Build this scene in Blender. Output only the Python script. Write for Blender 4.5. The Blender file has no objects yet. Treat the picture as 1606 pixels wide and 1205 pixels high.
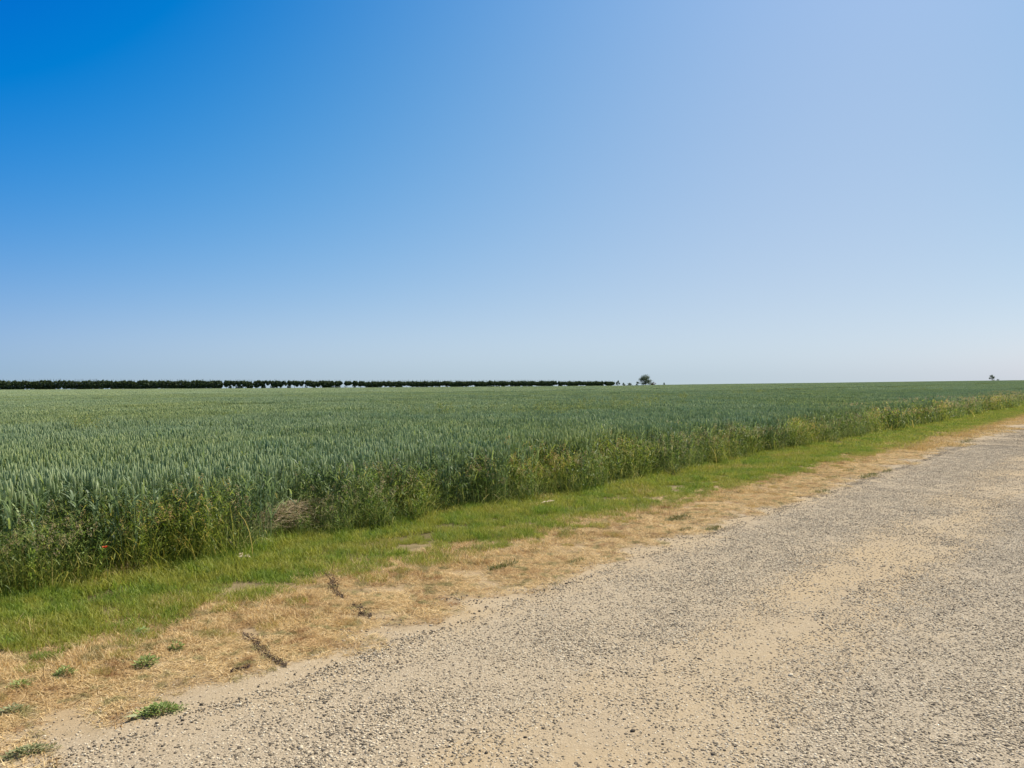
import bpy, math, random
import numpy as np
from mathutils import Matrix
R = math.radians
rng = np.random.default_rng(7)
sc = bpy.context.scene
col = sc.collection

# ------------------------------------------------------------------ camera
H = 1.6
RHO = R(.37)
F = 1205.0
cr = np.array([math.cos(RHO), 0, -math.sin(RHO)])
cu = np.array([math.sin(RHO), 0, math.cos(RHO)])
cam_d = bpy.data.cameras.new('camera')
cam = bpy.data.objects.new('camera', cam_d); col.objects.link(cam); sc.camera = cam
cam_d.sensor_width = 36; cam_d.lens = F/1606*36
cam_d.clip_start = .05; cam_d.clip_end = 20000
m = Matrix.Identity(4)
for i in range(3):
    m[i][0] = cr[i]; m[i][1] = cu[i]; m[i][2] = (0, -1, 0)[i]
m[2][3] = H
cam.matrix_world = m
cam_d.shift_y = -0.0005

# ------------------------------------------------------------------ sky and sun
SUN_AZ, SUN_EL = 46, 56
w = bpy.data.worlds.new("World"); sc.world = w; w.use_nodes = True
nt = w.node_tree; N = nt.nodes; L = nt.links
bg = N['Background']; bg.inputs[1].default_value = .0785
sky = N.new('ShaderNodeTexSky'); sky.sky_type = 'NISHITA'; sky.sun_disc = False
sky.sun_elevation = R(SUN_EL); sky.sun_rotation = R(SUN_AZ)
sky.air_density = 1.0; sky.dust_density = 1.0; sky.ozone_density = 1.5
tc = N.new('ShaderNodeTexCoord'); sp = N.new('ShaderNodeSeparateXYZ')
L.new(tc.outputs['Generated'], sp.inputs[0])
def wm(op, a, b=None, c=None):
    n = N.new('ShaderNodeMath'); n.operation = op
    for i, v in enumerate((a, b, c)):
        if v is None: continue
        if isinstance(v, (int, float)): n.inputs[i].default_value = v
        else: L.new(v, n.inputs[i])
    return n.outputs[0]
def clampn(x, lo, hi): return wm('MINIMUM', wm('MAXIMUM', x, lo), hi)
u = clampn(sp.outputs[0], -.58, .58); v = clampn(sp.outputs[2], 0, .47)
wv = wm('POWER', 2.718281828, wm('MULTIPLY', v, -25.0))
basis = [None, u, v, wm('MULTIPLY', u, v), wm('MULTIPLY', v, v), wm('MULTIPLY', u, u), wv, wm('MULTIPLY', u, wv), wm('MULTIPLY', wm('MULTIPLY', u, u), v), wm('MULTIPLY', u, wm('MULTIPLY', v, v))]
u2 = wm('MULTIPLY', u, u); v2 = wm('MULTIPLY', v, v); u3 = wm('MULTIPLY', u, u2)
basis += [u3, wm('MULTIPLY', v, v2), wm('MULTIPLY', u3, v), wm('MULTIPLY', u2, v2)]
w4 = wm('POWER', wv, 4.0); basis += [w4, wm('MULTIPLY', u, w4)]
COEF = [[0.9054, 0.8266, 1.0199], [-0.6611, -0.2698, -0.3033], [-0.0726, 1.2867, 0.6741], [9.646, 2.0432, -0.3671], [-1.5797, -1.2435, 0.2832], [-0.0516, -0.1695, -0.0029], [-0.0648, 0.5054, 1.2777], [0.5998, -0.0003, -0.2631], [-5.5096, -0.8656, 0.4709], [-8.7464, 0.6448, 1.4386], [1.1734, 0.7397, 0.4802], [0.3569, -1.0467, -0.3782], [-10.8811, -3.5453, -1.7593], [8.5317, -2.0523, -1.2371], [0.3654, 0.2994, 0.1201], [-0.4521, -0.3123, -0.1386]]
acc = None
for b, c in zip(basis, COEF):
    n = N.new('ShaderNodeVectorMath'); n.operation = 'SCALE'
    n.inputs[0].default_value = c
    if b is None: n.inputs['Scale'].default_value = 1
    else: L.new(b, n.inputs['Scale'])
    if acc is None: acc = n.outputs[0]
    else:
        a = N.new('ShaderNodeVectorMath'); a.operation = 'ADD'
        L.new(acc, a.inputs[0]); L.new(n.outputs[0], a.inputs[1]); acc = a.outputs[0]
mx = N.new('ShaderNodeVectorMath'); mx.operation = 'MAXIMUM'; mx.inputs[1].default_value = (.004, .1, .2)
L.new(acc, mx.inputs[0])
mu = N.new('ShaderNodeVectorMath'); mu.operation = 'MULTIPLY'
L.new(mx.outputs[0], mu.inputs[0]); L.new(sky.outputs[0], mu.inputs[1])
# the zenith, above the picture, is less saturated than the graded lower sky
zr = N.new('ShaderNodeMapRange'); zr.interpolation_type = 'SMOOTHSTEP'; zr.inputs[1].default_value = .46; zr.inputs[2].default_value = .8
L.new(sp.outputs[2], zr.inputs[0])
zm = N.new('ShaderNodeMix'); zm.data_type = 'RGBA'; zm.blend_type = 'MULTIPLY'; zm.inputs[7].default_value = (1.35, 1.0, .72, 1)
L.new(zr.outputs[0], zm.inputs[0]); L.new(mu.outputs[0], zm.inputs[6]); L.new(zm.outputs[2], bg.inputs[0])

sd = bpy.data.lights.new('sun', 'SUN'); sd.energy = 4.9; sd.angle = R(.5); sd.color = (1, .94, .83)
so = bpy.data.objects.new('sun', sd); col.objects.link(so)
so.rotation_euler = (R(90-SUN_EL), 0, R(180-SUN_AZ))
sc.view_settings.view_transform = 'Standard'; sc.view_settings.look = 'None'
sc.view_settings.exposure = 0.35; sc.view_settings.gamma = 1; sc.view_settings.use_curve_mapping = False

# ------------------------------------------------------------------ terrain
D2 = np.array([.6424, .7664]); N2 = np.array([-.7664, .6424])     # along the track / to its left
def W(t, s): return np.stack([D2[0]*t+N2[0]*s, D2[1]*t+N2[1]*s], -1)
CPX = np.array([-200, 0, 270, 500, 870, 985, 1045, 1300, 1606, 2000.])
CY = np.array([195, 214, 240, 270, 335, 360, 450, 600, 720, 800.])
SKY = np.array([614.5, 613, 611.5, 610, 607.4, 606.5, 605.2, 602, 598, 594.])   # row of the crop's skyline
HOR = 608.5-10.5*CPX/1606
CZ = 1.6-(SKY-HOR)*CY/F-.8
def crest(x, y):
    q = np.where(y > .3*np.abs(x), 803+F*x/np.maximum(y, 1e-3), np.where(x > 0, 2000, -200))
    q = np.clip(q, -200, 2000)
    yc = np.interp(q, CPX, CY); zc = np.interp(q, CPX, CZ)
    return yc*np.sqrt(1+((q-803)/F)**2), zc
def gz(x, y):
    x = np.asarray(x, float); y = np.asarray(y, float)
    r = np.hypot(x, y); rc, zc = crest(x, y)
    k = np.clip((r-40)/(rc-40), 0, 1); k = k*k*(3-2*k)
    z = zc*k - np.maximum(r-rc*1.03, 0)*.02
    return z
PH = rng.uniform(0, 6.28, (40,))
def fn(x, y, sc_, seed=0, octs=4):
    """cheap smooth noise, about -1..1"""
    r_ = np.random.default_rng(seed+100); out = 0; amp = 1; tot = 0
    for o in range(octs):
        for k in range(4):
            a = r_.uniform(0, 6.28); f = sc_*2**o*r_.uniform(.7, 1.4)
            out = out+amp*np.sin((x*math.cos(a)+y*math.sin(a))*f*6.28+r_.uniform(0, 6.28))
        tot += amp*1.9; amp *= .55
    return out/tot
def pix(px, py, z=0.0):
    """ground point seen at a pixel of the 1606x1205 photograph"""
    v_ = np.array([0, 1, 0.0007])+cr*(px-803)/F-cu*(py-602.5)/F
    return v_[:2]*(z-H)/v_[2]

# ------------------------------------------------------------------ mesh helpers
def tag(o, label=None, cat=None, group=None, kind=None):
    if label: o['label'] = label
    if cat: o['category'] = cat
    if group: o['group'] = group
    if kind: o['kind'] = kind
    return o
def mesh(name, V, Fc, mat, attrs=None, smooth=False):
    """Fc: int array (n,3) or (n,4)"""
    me = bpy.data.meshes.new(name)
    V = np.asarray(V, np.float32); Fc = np.asarray(Fc, np.int32)
    nv, (nf, k) = len(V), Fc.shape
    me.vertices.add(nv); me.vertices.foreach_set('co', V.ravel())
    me.loops.add(nf*k); me.loops.foreach_set('vertex_index', Fc.ravel())
    me.polygons.add(nf); me.polygons.foreach_set('loop_start', np.arange(nf, dtype=np.int32)*k)
    if smooth: me.polygons.foreach_set('use_smooth', np.ones(nf, bool))
    me.update(calc_edges=True)
    for an, av in (attrs or {}).items():
        a_ = me.attributes.new(an, 'FLOAT', 'POINT'); a_.data.foreach_set('value', np.asarray(av, np.float32))
    me.materials.append(mat)
    return me
def link(name, me, parent=None, loc=None):
    o = bpy.data.objects.new(name, me); col.objects.link(o)
    if parent: o.parent = parent
    if loc is not None: o.location = loc
    return o
def empty(name, loc):
    o = bpy.data.objects.new(name, None); col.objects.link(o); o.location = loc; return o
class Geo:
    """collects quads with attributes rnd (per piece) and knd (sort of piece)"""
    def __init__(s): s.V = []; s.Q = []; s.r = []; s.k = []; s.n = 0
    def add(s, V, Q, rnd, knd):
        s.V.append(V.reshape(-1, 3)); s.Q.append(Q+s.n); nv = V.reshape(-1, 3).shape[0]; s.n += nv
        s.r.append(np.broadcast_to(rnd, nv) if np.ndim(rnd) == 0 else rnd); s.k.append(np.full(nv, float(knd)))
    def me(s, name, mat, smooth=False):
        return mesh(name, np.concatenate(s.V), np.concatenate(s.Q), mat, {'rnd': np.concatenate(s.r), 'knd': np.concatenate(s.k)}, smooth)
def blades(g, P, az, ht, lean, bend, wid, knd, seg=3, rnd=None, wprof=None, r=rng):
    """n curved ribbons. P (n,3) roots, az heading, ht length, lean angle from vertical at root, bend extra angle at tip"""
    n = len(P); rnd = r.uniform(0, 1, n) if rnd is None else rnd
    az = np.broadcast_to(az, n); ht = np.broadcast_to(ht, n); lean = np.broadcast_to(lean, n); bend = np.broadcast_to(bend, n); wid = np.broadcast_to(wid, n)
    cx, cy = np.cos(az), np.sin(az)
    tw = r.uniform(-.9, .9, n)
    sx, sy = np.cos(az+math.pi/2+tw), np.sin(az+math.pi/2+tw)
    pts = [P]; p = P.copy()
    for i in range(seg):
        th = lean+bend*((i+.5)/seg)**1.3
        st = ht/seg
        p = p+np.stack([np.sin(th)*cx*st, np.sin(th)*cy*st, np.cos(th)*st], -1); pts.append(p)
    wp = wprof or ([1.0]+[1-.75*((i+1)/seg)**2 for i in range(seg)])
    V = np.zeros((n, (seg+1)*2, 3))
    side = np.stack([sx, sy, np.zeros(n)], -1)
    for i in range(seg+1):
        hw = (wid*wp[i]*.5)[:, None]*side
        V[:, 2*i] = pts[i]-hw; V[:, 2*i+1] = pts[i]+hw
    base = (np.arange(n)*(seg+1)*2)[:, None, None]
    q = np.array([[2*i, 2*i+1, 2*i+3, 2*i+2] for i in range(seg)])[None]
    g.add(V, (base+q).reshape(-1, 4), np.repeat(rnd, (seg+1)*2), knd)
    return pts[-1], th
def spindles(g, P, dirv, ln, wd, knd, rnd):
    """four-sided ears from P along dirv"""
    n = len(P); dirv = dirv/np.linalg.norm(dirv, axis=1, keepdims=True)
    a = np.cross(dirv, [0.31, .95, .07]); a /= np.linalg.norm(a, axis=1, keepdims=True); b = np.cross(dirv, a)
    lv = [0, .22, .7, 1]; rw = [.25, 1, .8, .12]
    ln = np.broadcast_to(ln, n); wd = np.broadcast_to(wd, n)
    V = np.zeros((n, 16, 3))
    for i in range(4):
        c = P+dirv*(ln*lv[i])[:, None]; h = (wd*rw[i]*.5)[:, None]
        for j in range(4):
            V[:, i*4+j] = c+h*(a*math.cos(j*math.pi/2)+b*math.sin(j*math.pi/2))
    q = np.array([[i*4+j, i*4+(j+1) % 4, (i+1)*4+(j+1) % 4, (i+1)*4+j] for i in range(3) for j in range(4)])[None]
    g.add(V, ((np.arange(n)*16)[:, None, None]+q).reshape(-1, 4), np.repeat(rnd, 16), knd)
def flecks(g, P, size, knd, rnd=None, flat=0.0, asp=1.6, r=rng):
    """randomly turned small leaf-shaped quads (diamonds) centred on P"""
    n = len(P); size = np.broadcast_to(size, n)
    a = r.normal(size=(n, 3)); a[:, 2] *= 1-flat; a /= np.linalg.norm(a, axis=1, keepdims=True)
    b = r.normal(size=(n, 3)); b[:, 2] *= 1-flat; b -= a*(a*b).sum(1, keepdims=True); b /= np.linalg.norm(b, axis=1, keepdims=True)
    h = size[:, None]*.5
    V = np.stack([P-a*h*asp, P-b*h+a*h*.2, P+a*h*asp, P+b*h+a*h*.2], 1)
    g.add(V, ((np.arange(n)*4)[:, None]+np.arange(4)[None]), np.repeat(r.uniform(0, 1, n) if rnd is None else rnd, 4), knd)
def tubes(g, A, B, ra, rb, knd, k=5, rnd=.5):
    A = np.atleast_2d(A).astype(float); B = np.atleast_2d(B).astype(float); n = len(A)
    d = B-A; d /= np.linalg.norm(d, axis=1, keepdims=True)
    a = np.cross(d, [.2, .9, .37]); a /= np.linalg.norm(a, axis=1, keepdims=True); b = np.cross(d, a)
    V = np.zeros((n, 2*k, 3))
    for j in range(k):
        o_ = a*math.cos(j*6.2832/k)+b*math.sin(j*6.2832/k)
        V[:, j] = A+o_*np.broadcast_to(ra, n)[:, None]; V[:, k+j] = B+o_*np.broadcast_to(rb, n)[:, None]
    q = np.array([[j, (j+1) % k, k+(j+1) % k, k+j] for j in range(k)])[None]
    g.add(V, ((np.arange(n)*2*k)[:, None, None]+q).reshape(-1, 4), rnd, knd)

# ------------------------------------------------------------------ node helpers
class NT:
    def __init__(s, name):
        s.m = bpy.data.materials.new(name); s.m.use_nodes = True; s.t = s.m.node_tree; s.t.nodes.clear()
        s.out = s.new('ShaderNodeOutputMaterial')
    def new(s, k, **kw):
        n = s.t.nodes.new(k)
        for a, b in kw.items(): setattr(n, a, b)
        return n
    def set(s, sock, v_):
        if hasattr(v_, 'is_output'): s.t.links.new(v_, sock)
        elif isinstance(v_, tuple) and len(v_) == 3 and sock.type == 'RGBA': sock.default_value = (*v_, 1)
        else: sock.default_value = v_
    def math(s, op, a, b=0.0, c=0.0, clamp=False):
        n = s.new('ShaderNodeMath', operation=op, use_clamp=clamp)
        for i, x in enumerate((a, b, c)): s.set(n.inputs[i], x)
        return n.outputs[0]
    def mix(s, f, a, b, bt='MIX'):
        n = s.new('ShaderNodeMix', data_type='RGBA', blend_type=bt)
        s.set(n.inputs[0], f); s.set(n.inputs[6], a); s.set(n.inputs[7], b); return n.outputs[2]
    def noise(s, vec, scale, detail=3, rough=.55, dim='3D'):
        n = s.new('ShaderNodeTexNoise', noise_dimensions=dim); s.set(n.inputs['Scale'], scale); s.set(n.inputs['Detail'], detail); s.set(n.inputs['Roughness'], rough)
        s.t.links.new(vec, n.inputs['Vector']); return n.outputs[0]
    def step(s, x, lo, hi, smooth=True):
        n = s.new('ShaderNodeMapRange', interpolation_type='SMOOTHSTEP' if smooth else 'LINEAR')
        s.set(n.inputs[0], x); n.inputs[1].default_value = lo; n.inputs[2].default_value = hi; return n.outputs[0]
    def attr(s, a): return s.new('ShaderNodeAttribute', attribute_name=a).outputs['Fac']
    def pos(s): return s.new('ShaderNodeNewGeometry').outputs['Position']
    def dot(s, v_, d):
        n = s.new('ShaderNodeVectorMath', operation='DOT_PRODUCT'); s.t.links.new(v_, n.inputs[0]); n.inputs[1].default_value = (*d, 0); return n.outputs['Value']
    def ramp(s, x, stops):
        n = s.new('ShaderNodeValToRGB'); s.set(n.inputs[0], x); e = n.color_ramp.elements
        while len(e) < len(stops): e.new(.5)
        for el, (p_, c) in zip(e, stops): el.position = p_; el.color = (*c, 1)
        return n.outputs[0]
    def leaf(s, colr, transl=.35, rough=.55, spec=.25):
        p_ = s.new('ShaderNodeBsdfPrincipled'); s.set(p_.inputs['Base Color'], colr); p_.inputs['Roughness'].default_value = rough
        p_.inputs['Specular IOR Level'].default_value = spec
        t_ = s.new('ShaderNodeBsdfTranslucent'); s.set(t_.inputs[0], s.mix(.35, colr, s.mix(1.0, colr, (1.5, 1.4, .6), 'MULTIPLY')))
        x = s.new('ShaderNodeMixShader'); x.inputs[0].default_value = transl
        s.t.links.new(p_.outputs[0], x.inputs[1]); s.t.links.new(t_.outputs[0], x.inputs[2]); s.t.links.new(x.outputs[0], s.out.inputs[0])
        return s.m
    def solid(s, colr, rough=.9, bump=None, bd=.01, spec=.2):
        p_ = s.new('ShaderNodeBsdfPrincipled'); s.set(p_.inputs['Base Color'], colr); p_.inputs['Roughness'].default_value = rough
        p_.inputs['Specular IOR Level'].default_value = spec
        if bump is not None:
            b = s.new('ShaderNodeBump'); b.inputs['Strength'].default_value = 1; b.inputs['Distance'].default_value = bd
            s.set(b.inputs['Height'], bump); s.t.links.new(b.outputs[0], p_.inputs['Normal'])
        s.t.links.new(p_.outputs[0], s.out.inputs[0]); return s.m

# wheat: blue-green blades and ears
def wheat_mat():
    t = NT('wheat'); r_ = t.attr('rnd'); k = t.attr('knd'); P = t.pos()
    big = t.noise(P, .11, 4); mid = t.noise(P, .9, 3)
    leafc = t.ramp(r_, [(0, (.09, .14, .065)), (.45, (.19, .275, .135)), (.8, (.32, .41, .225)), (.93, (.32, .40, .13)), (1, (.50, .45, .20))])
    earc = t.ramp(r_, [(0, (.28, .36, .19)), (.6, (.45, .53, .30)), (1, (.59, .65, .38))])
    c = t.mix(t.step(k, .5, .6), leafc, earc)
    c = t.mix(t.step(big, .42, .66), c, t.mix(1.0, c, (1.08, 1.02, .8), 'MULTIPLY'))
    c = t.mix(t.step(mid, .5, .7), c, t.mix(1.0, c, (.88, .95, 1.02), 'MULTIPLY'))
    return t.leaf(c, .38, .5, .3)
# rank grass and weeds of the crop's margin
def margin_mat():
    t = NT('margin_plants'); r_ = t.attr('rnd'); k = t.attr('knd'); P = t.pos()
    big = t.noise(P, .55, 3)
    lf = t.ramp(r_, [(0, (.06, .10, .03)), (.4, (.15, .215, .06)), (.75, (.29, .36, .10)), (.9, (.42, .43, .15)), (1, (.62, .52, .26))])
    head = t.ramp(r_, [(0, (.30, .23, .165)), (.6, (.47, .37, .25)), (1, (.66, .55, .37))])
    broad = t.ramp(r_, [(0, (.07, .13, .03)), (.6, (.18, .27, .06)), (1, (.34, .42, .11))])
    c = t.mix(t.step(k, .5, .6), lf, head); c = t.mix(t.step(k, 1.5, 1.6), c, broad)
    c = t.mix(t.step(big, .45, .62), c, t.mix(1.0, c, (1.25, 1.12, .7), 'MULTIPLY'))
    return t.leaf(c, .46, .5, .3)
# short green verge, in patches of fresh, yellow and tired grass
def verge_mat():
    t = NT('verge_grass'); r_ = t.attr('rnd'); P = t.pos()
    s_ = t.dot(P, N2)
    a = t.noise(P, 1.3, 4); b = t.noise(P, 4.5, 3)
    g1 = t.ramp(r_, [(0, (.08, .13, .015)), (.5, (.20, .29, .035)), (1, (.38, .47, .08))])
    g2 = t.ramp(r_, [(0, (.15, .17, .02)), (.5, (.32, .34, .05)), (1, (.54, .52, .14))])
    dry = t.ramp(r_, [(0, (.34, .23, .09)), (.6, (.56, .39, .17)), (1, (.72, .54, .27))])
    c = t.mix(t.step(t.math('ADD', t.math('MULTIPLY', a, .6), t.math('MULTIPLY', b, .4)), .42, .54), g1, g2)
    edge = t.math('ADD', s_, t.math('MULTIPLY', t.math('SUBTRACT', b, .5), 1.0))
    edge = t.math('ADD', edge, t.math('MULTIPLY', t.math('SUBTRACT', r_, .5), .35))
    c = t.mix(t.step(edge, 4.85, 4.3), c, dry)
    c = t.mix(t.step(t.math('ADD', a, t.math('MULTIPLY', r_, .3)), .84, .92), c, dry)
    return t.leaf(c, .38, .55, .25)
def straw_mat():
    t = NT('dry_grass'); r_ = t.attr('rnd'); P = t.pos(); a = t.noise(P, 2.4, 4); b = t.noise(P, 7, 3)
    c = t.ramp(r_, [(0, (.24, .15, .06)), (.25, (.50, .35, .155)), (.7, (.74, .545, .265)), (1, (.92, .75, .45))])
    c = t.mix(t.step(a, .5, .68), c, t.mix(1.0, c, (.80, .72, .66), 'MULTIPLY'))
    c = t.mix(t.step(t.noise(P, 5.5, 3), .55, .7), c, t.mix(1.0, c, (.62, .5, .42), 'MULTIPLY'))
    ol = t.ramp(r_, [(0, (.11, .11, .03)), (1, (.30, .29, .10))])
    c = t.mix(t.math('MULTIPLY', t.step(b, .52, .66), .7), c, ol)
    return t.leaf(c, .25, .7, .2)
def stone_mat():
    t = NT('gravel_stone'); r_ = t.attr('rnd')
    c = t.ramp(r_, [(0, (.085, .065, .045)), (.25, (.21, .17, .115)), (.5, (.43, .345, .235)), (.8, (.62, .51, .35)), (1, (.72, .62, .45))])
    n = t.noise(t.pos(), 300, 2)
    c = t.mix(n, t.mix(1.0, c, (.8, .8, .8), 'MULTIPLY'), c)
    return t.solid(c, .8, spec=.3)
# soil, sand and gravel of the track and under the verge
def earth_mat():
    t = NT('earth'); P = t.pos(); s_ = t.dot(P, N2); tt = t.dot(P, D2)
    n1 = t.noise(P, .8, 4); n2 = t.noise(P, 3.5, 4); n3 = t.noise(P, 28, 4, .65); n4 = t.noise(P, 130, 3, .7)
    cv = t.new('ShaderNodeCombineXYZ'); t.set(cv.inputs[0], t.math('MULTIPLY', tt, .22)); t.set(cv.inputs[1], s_)
    nl = t.noise(cv.outputs[0], 1.6, 3)
    sj = t.math('ADD', s_, t.math('MULTIPLY', t.math('SUBTRACT', nl, .5), 1.1)); sj = t.math('ADD', sj, t.math('MULTIPLY', t.math('SUBTRACT', n2, .5), .7))
    sand = t.mix(n3, (.355, .262, .15), (.45, .338, .20))
    sand = t.mix(t.step(n1, .45, .65), sand, t.mix(1.0, sand, (.93, .94, .98), 'MULTIPLY'))
    grey = t.mix(n3, (.29, .232, .155), (.395, .322, .222))
    # two graded bands of gravel with sandy tracks between
    g_a = t.math('MULTIPLY', t.math('MULTIPLY', t.step(sj, 1.95, 2.5), t.step(sj, 3.9, 3.2)), .75); g_b = t.step(sj, 1.65, 1.05)
    g = t.math('MAXIMUM', g_a, g_b); g = t.math('MAXIMUM', g, t.math('ADD', .22, t.math('MULTIPLY', t.step(nl, .4, .6), .3)))
    vo = t.new('ShaderNodeTexVoronoi'); t.set(vo.inputs['Scale'], 75.0); t.t.links.new(P, vo.inputs['Vector'])
    vo2 = t.new('ShaderNodeTexVoronoi'); t.set(vo2.inputs['Scale'], 190.0); t.t.links.new(P, vo2.inputs['Vector'])
    sep = t.new('ShaderNodeSeparateColor'); t.t.links.new(vo.outputs['Color'], sep.inputs[0])
    chip = t.ramp(sep.outputs[0], [(0, (.18, .145, .11)), (.3, (.34, .28, .21)), (.7, (.50, .42, .31)), (1, (.68, .58, .44))])
    sep2 = t.new('ShaderNodeSeparateColor'); t.t.links.new(vo2.outputs['Color'], sep2.inputs[0])
    chip2 = t.ramp(sep2.outputs[0], [(0, (.16, .135, .105)), (.5, (.35, .295, .225)), (1, (.58, .50, .39))])
    grey = t.mix(.45, grey, chip2)
    m1 = t.math('MULTIPLY', t.step(sep.outputs[1], .45, .5), t.step(vo.outputs['Distance'], .55, .4))
    grey = t.mix(t.math('MULTIPLY', m1, .8), grey, chip)
    road = t.mix(t.math('MULTIPLY', g, .9), sand, grey)
    road = t.mix(t.math('MULTIPLY', t.step(n4, .62, .72), .5), road, (.17, .14, .11))
    dry = t.mix(n3, (.28, .195, .105), (.43, .32, .19))
    dry = t.mix(t.math('MULTIPLY', t.step(n2, .5, .7), .6), dry, (.23, .165, .09))
    soil = t.mix(n3, (.09, .075, .03), (.17, .14, .06))
    sk = t.math('ADD', s_, t.math('MULTIPLY', t.math('SUBTRACT', n2, .5), .8))
    c = t.mix(t.step(sk, 3.7, 4.15), road, dry)
    c = t.mix(t.step(sk, 5.2, 5.9), c, soil)
    hgt = t.math('MULTIPLY', t.math('SUBTRACT', 1.0, t.step(vo.outputs['Distance'], 0, .55)), t.math('MULTIPLY', m1, g))
    hgt = t.math('ADD', hgt, t.math('MULTIPLY', n3, .9)); hgt = t.math('ADD', hgt, t.math('MULTIPLY', n4, .35))
    return t.solid(c, .95, hgt, .006, .1)
def hedge_mat():
    t = NT('hedge_leaves'); r_ = t.attr('rnd')
    return t.leaf(t.ramp(r_, [(0, (.04, .06, .035)), (.6, (.085, .12, .055)), (1, (.16, .21, .08))]), .3, .6, .15)
def simple(name, stops, tr=.3):
    t = NT(name); c = t.ramp(t.attr('rnd'), stops)
    return t.leaf(c, tr) if tr else t.solid(c)
M_w, M_m, M_v, M_s, M_st, M_e, M_h = wheat_mat(), margin_mat(), verge_mat(), straw_mat(), stone_mat(), earth_mat(), hedge_mat()
M_bark = simple('bark', [(0, (.06, .05, .04)), (1, (.10, .085, .065))], 0)

# ------------------------------------------------------------------ ground sheets
def grid(A, B):
    na, nb = A.shape
    i = np.arange((na-1)*(nb-1)); a, b = i//(nb-1), i % (nb-1); k = a*nb+b
    return np.stack([k, k+1, k+nb+1, k+nb], 1)
az = np.linspace(0, 2*np.pi, 361); rr = np.concatenate([[0.001], np.geomspace(.5, 3200, 130)])
AZ, RR = np.meshgrid(az, rr, indexing='ij'); X = RR*np.sin(AZ); Y = RR*np.cos(AZ)
me = mesh('ground', np.stack([X, Y, gz(X, Y)-.012], -1).reshape(-1, 3), grid(X, Y)[:, ::-1], M_e, smooth=True)
tag(link('ground', me), kind='structure')
def micro(x, y):
    return .5+.5*fn(x, y, 1.1, 1, 5)
def relief(x, y, base, amp):
    t_ = x*D2[0]+y*D2[1]; fade = np.clip(1-(t_-10)/60, .15, 1)
    return gz(x, y)+base+amp*((.5+.5*fn(x, y, .7, 1, 2)+.05*fn(x, y, 5, 5, 2)) if amp > .01 else .5+.5*fn(x, y, .35, 1, 2))*fade
def tgrid():
    t = list(np.arange(-4, 14, .035)); st = .035
    while t[-1] < 700: st *= 1.045; t.append(t[-1]+st)
    return np.array(t)
T = tgrid()
def sheet(name, s0, s1, ds, base, amp):
    S = np.arange(s0, s1+1e-6, ds); TT, SS = np.meshgrid(T, S, indexing='ij'); P = W(TT, SS)
    x, y = P[..., 0], P[..., 1]
    z = relief(x, y, base, amp)
    ed = np.clip(np.minimum(SS-s0, s1-SS)/.25, 0, 1)
    z = np.where(ed < 1, gz(x, y)+base-.004+(z-gz(x, y)-base+.004)*ed, z)
    me = mesh(name, np.stack([x, y, z], -1).reshape(-1, 3), grid(x, y)[:, ::-1], M_e, smooth=True)
    return tag(link(name, me), kind='structure')
sheet('gravel_road', -3.2, 3.75, .04, .000, .006)
sheet('verge', 3.45, 8.2, .05, -.004, .016)
def nz(x, y):
    """height of the ground surface as built"""
    x = np.asarray(x, float); y = np.asarray(y, float); s_ = x*N2[0]+y*N2[1]
    a_ = relief(x, y, .0, .006); b_ = relief(x, y, -.004, .016); e_ = np.clip(np.minimum(s_-3.45, 8.2-s_)/.25, 0, 1)
    b_ = gz(x, y)-.008+(b_-gz(x, y)+.008)*e_
    r_ = np.clip((3.75-s_)/.25, 0, 1); a_ = gz(x, y)-.004+(a_-gz(x, y)+.004)*r_
    return np.where(s_ < 3.45, a_, np.where(s_ > 3.75, b_, np.maximum(a_, b_)))-.001

# ------------------------------------------------------------------ scattering of stuff (geometry nodes)
def scatter(name, mats_protos, P, rot, scl, idx, label, cat, mat=None):
    me = bpy.data.meshes.new(name); me.vertices.add(len(P)); me.vertices.foreach_set('co', np.asarray(P, np.float32).ravel())
    for an, ty, va in (('rotz', 'FLOAT', rot), ('scl', 'FLOAT', scl)):
        a_ = me.attributes.new(an, ty, 'POINT'); a_.data.foreach_set('value', np.asarray(va, np.float32))
    a_ = me.attributes.new('idx', 'INT', 'POINT'); a_.data.foreach_set('value', np.asarray(idx, np.int32))
    o = link(name, me); tag(o, label, cat, kind='stuff')
    ng = bpy.data.node_groups.new(name, 'GeometryNodeTree')
    ng.interface.new_socket('Geometry', in_out='INPUT', socket_type='NodeSocketGeometry'); ng.interface.new_socket('Geometry', in_out='OUTPUT', socket_type='NodeSocketGeometry')
    gi = ng.nodes.new('NodeGroupInput'); go = ng.nodes.new('NodeGroupOutput')
    iop = ng.nodes.new('GeometryNodeInstanceOnPoints'); jn = ng.nodes.new('GeometryNodeJoinGeometry')
    for pm in reversed(mats_protos):      # the join reads its links last to first
        po = bpy.data.objects.new(name+'_piece', pm)
        oi = ng.nodes.new('GeometryNodeObjectInfo'); oi.inputs['Object'].default_value = po; oi.inputs['As Instance'].default_value = True
        ng.links.new(oi.outputs['Geometry'], jn.inputs[0])
    def na(n_, ty):
        q = ng.nodes.new('GeometryNodeInputNamedAttribute'); q.data_type = ty; q.inputs['Name'].default_value = n_; return q.outputs['Attribute']
    cx = ng.nodes.new('ShaderNodeCombineXYZ'); ng.links.new(na('rotz', 'FLOAT'), cx.inputs[2])
    ng.links.new(gi.outputs[0], iop.inputs['Points']); ng.links.new(jn.outputs[0], iop.inputs['Instance'])
    iop.inputs['Pick Instance'].default_value = True
    ng.links.new(na('idx', 'INT'), iop.inputs['Instance Index']); ng.links.new(cx.outputs[0], iop.inputs['Rotation']); ng.links.new(na('scl', 'FLOAT'), iop.inputs['Scale'])
    ng.links.new(iop.outputs[0], go.inputs[0])
    md = o.modifiers.new('spread', 'NODES'); md.node_group = ng
    return o
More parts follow.
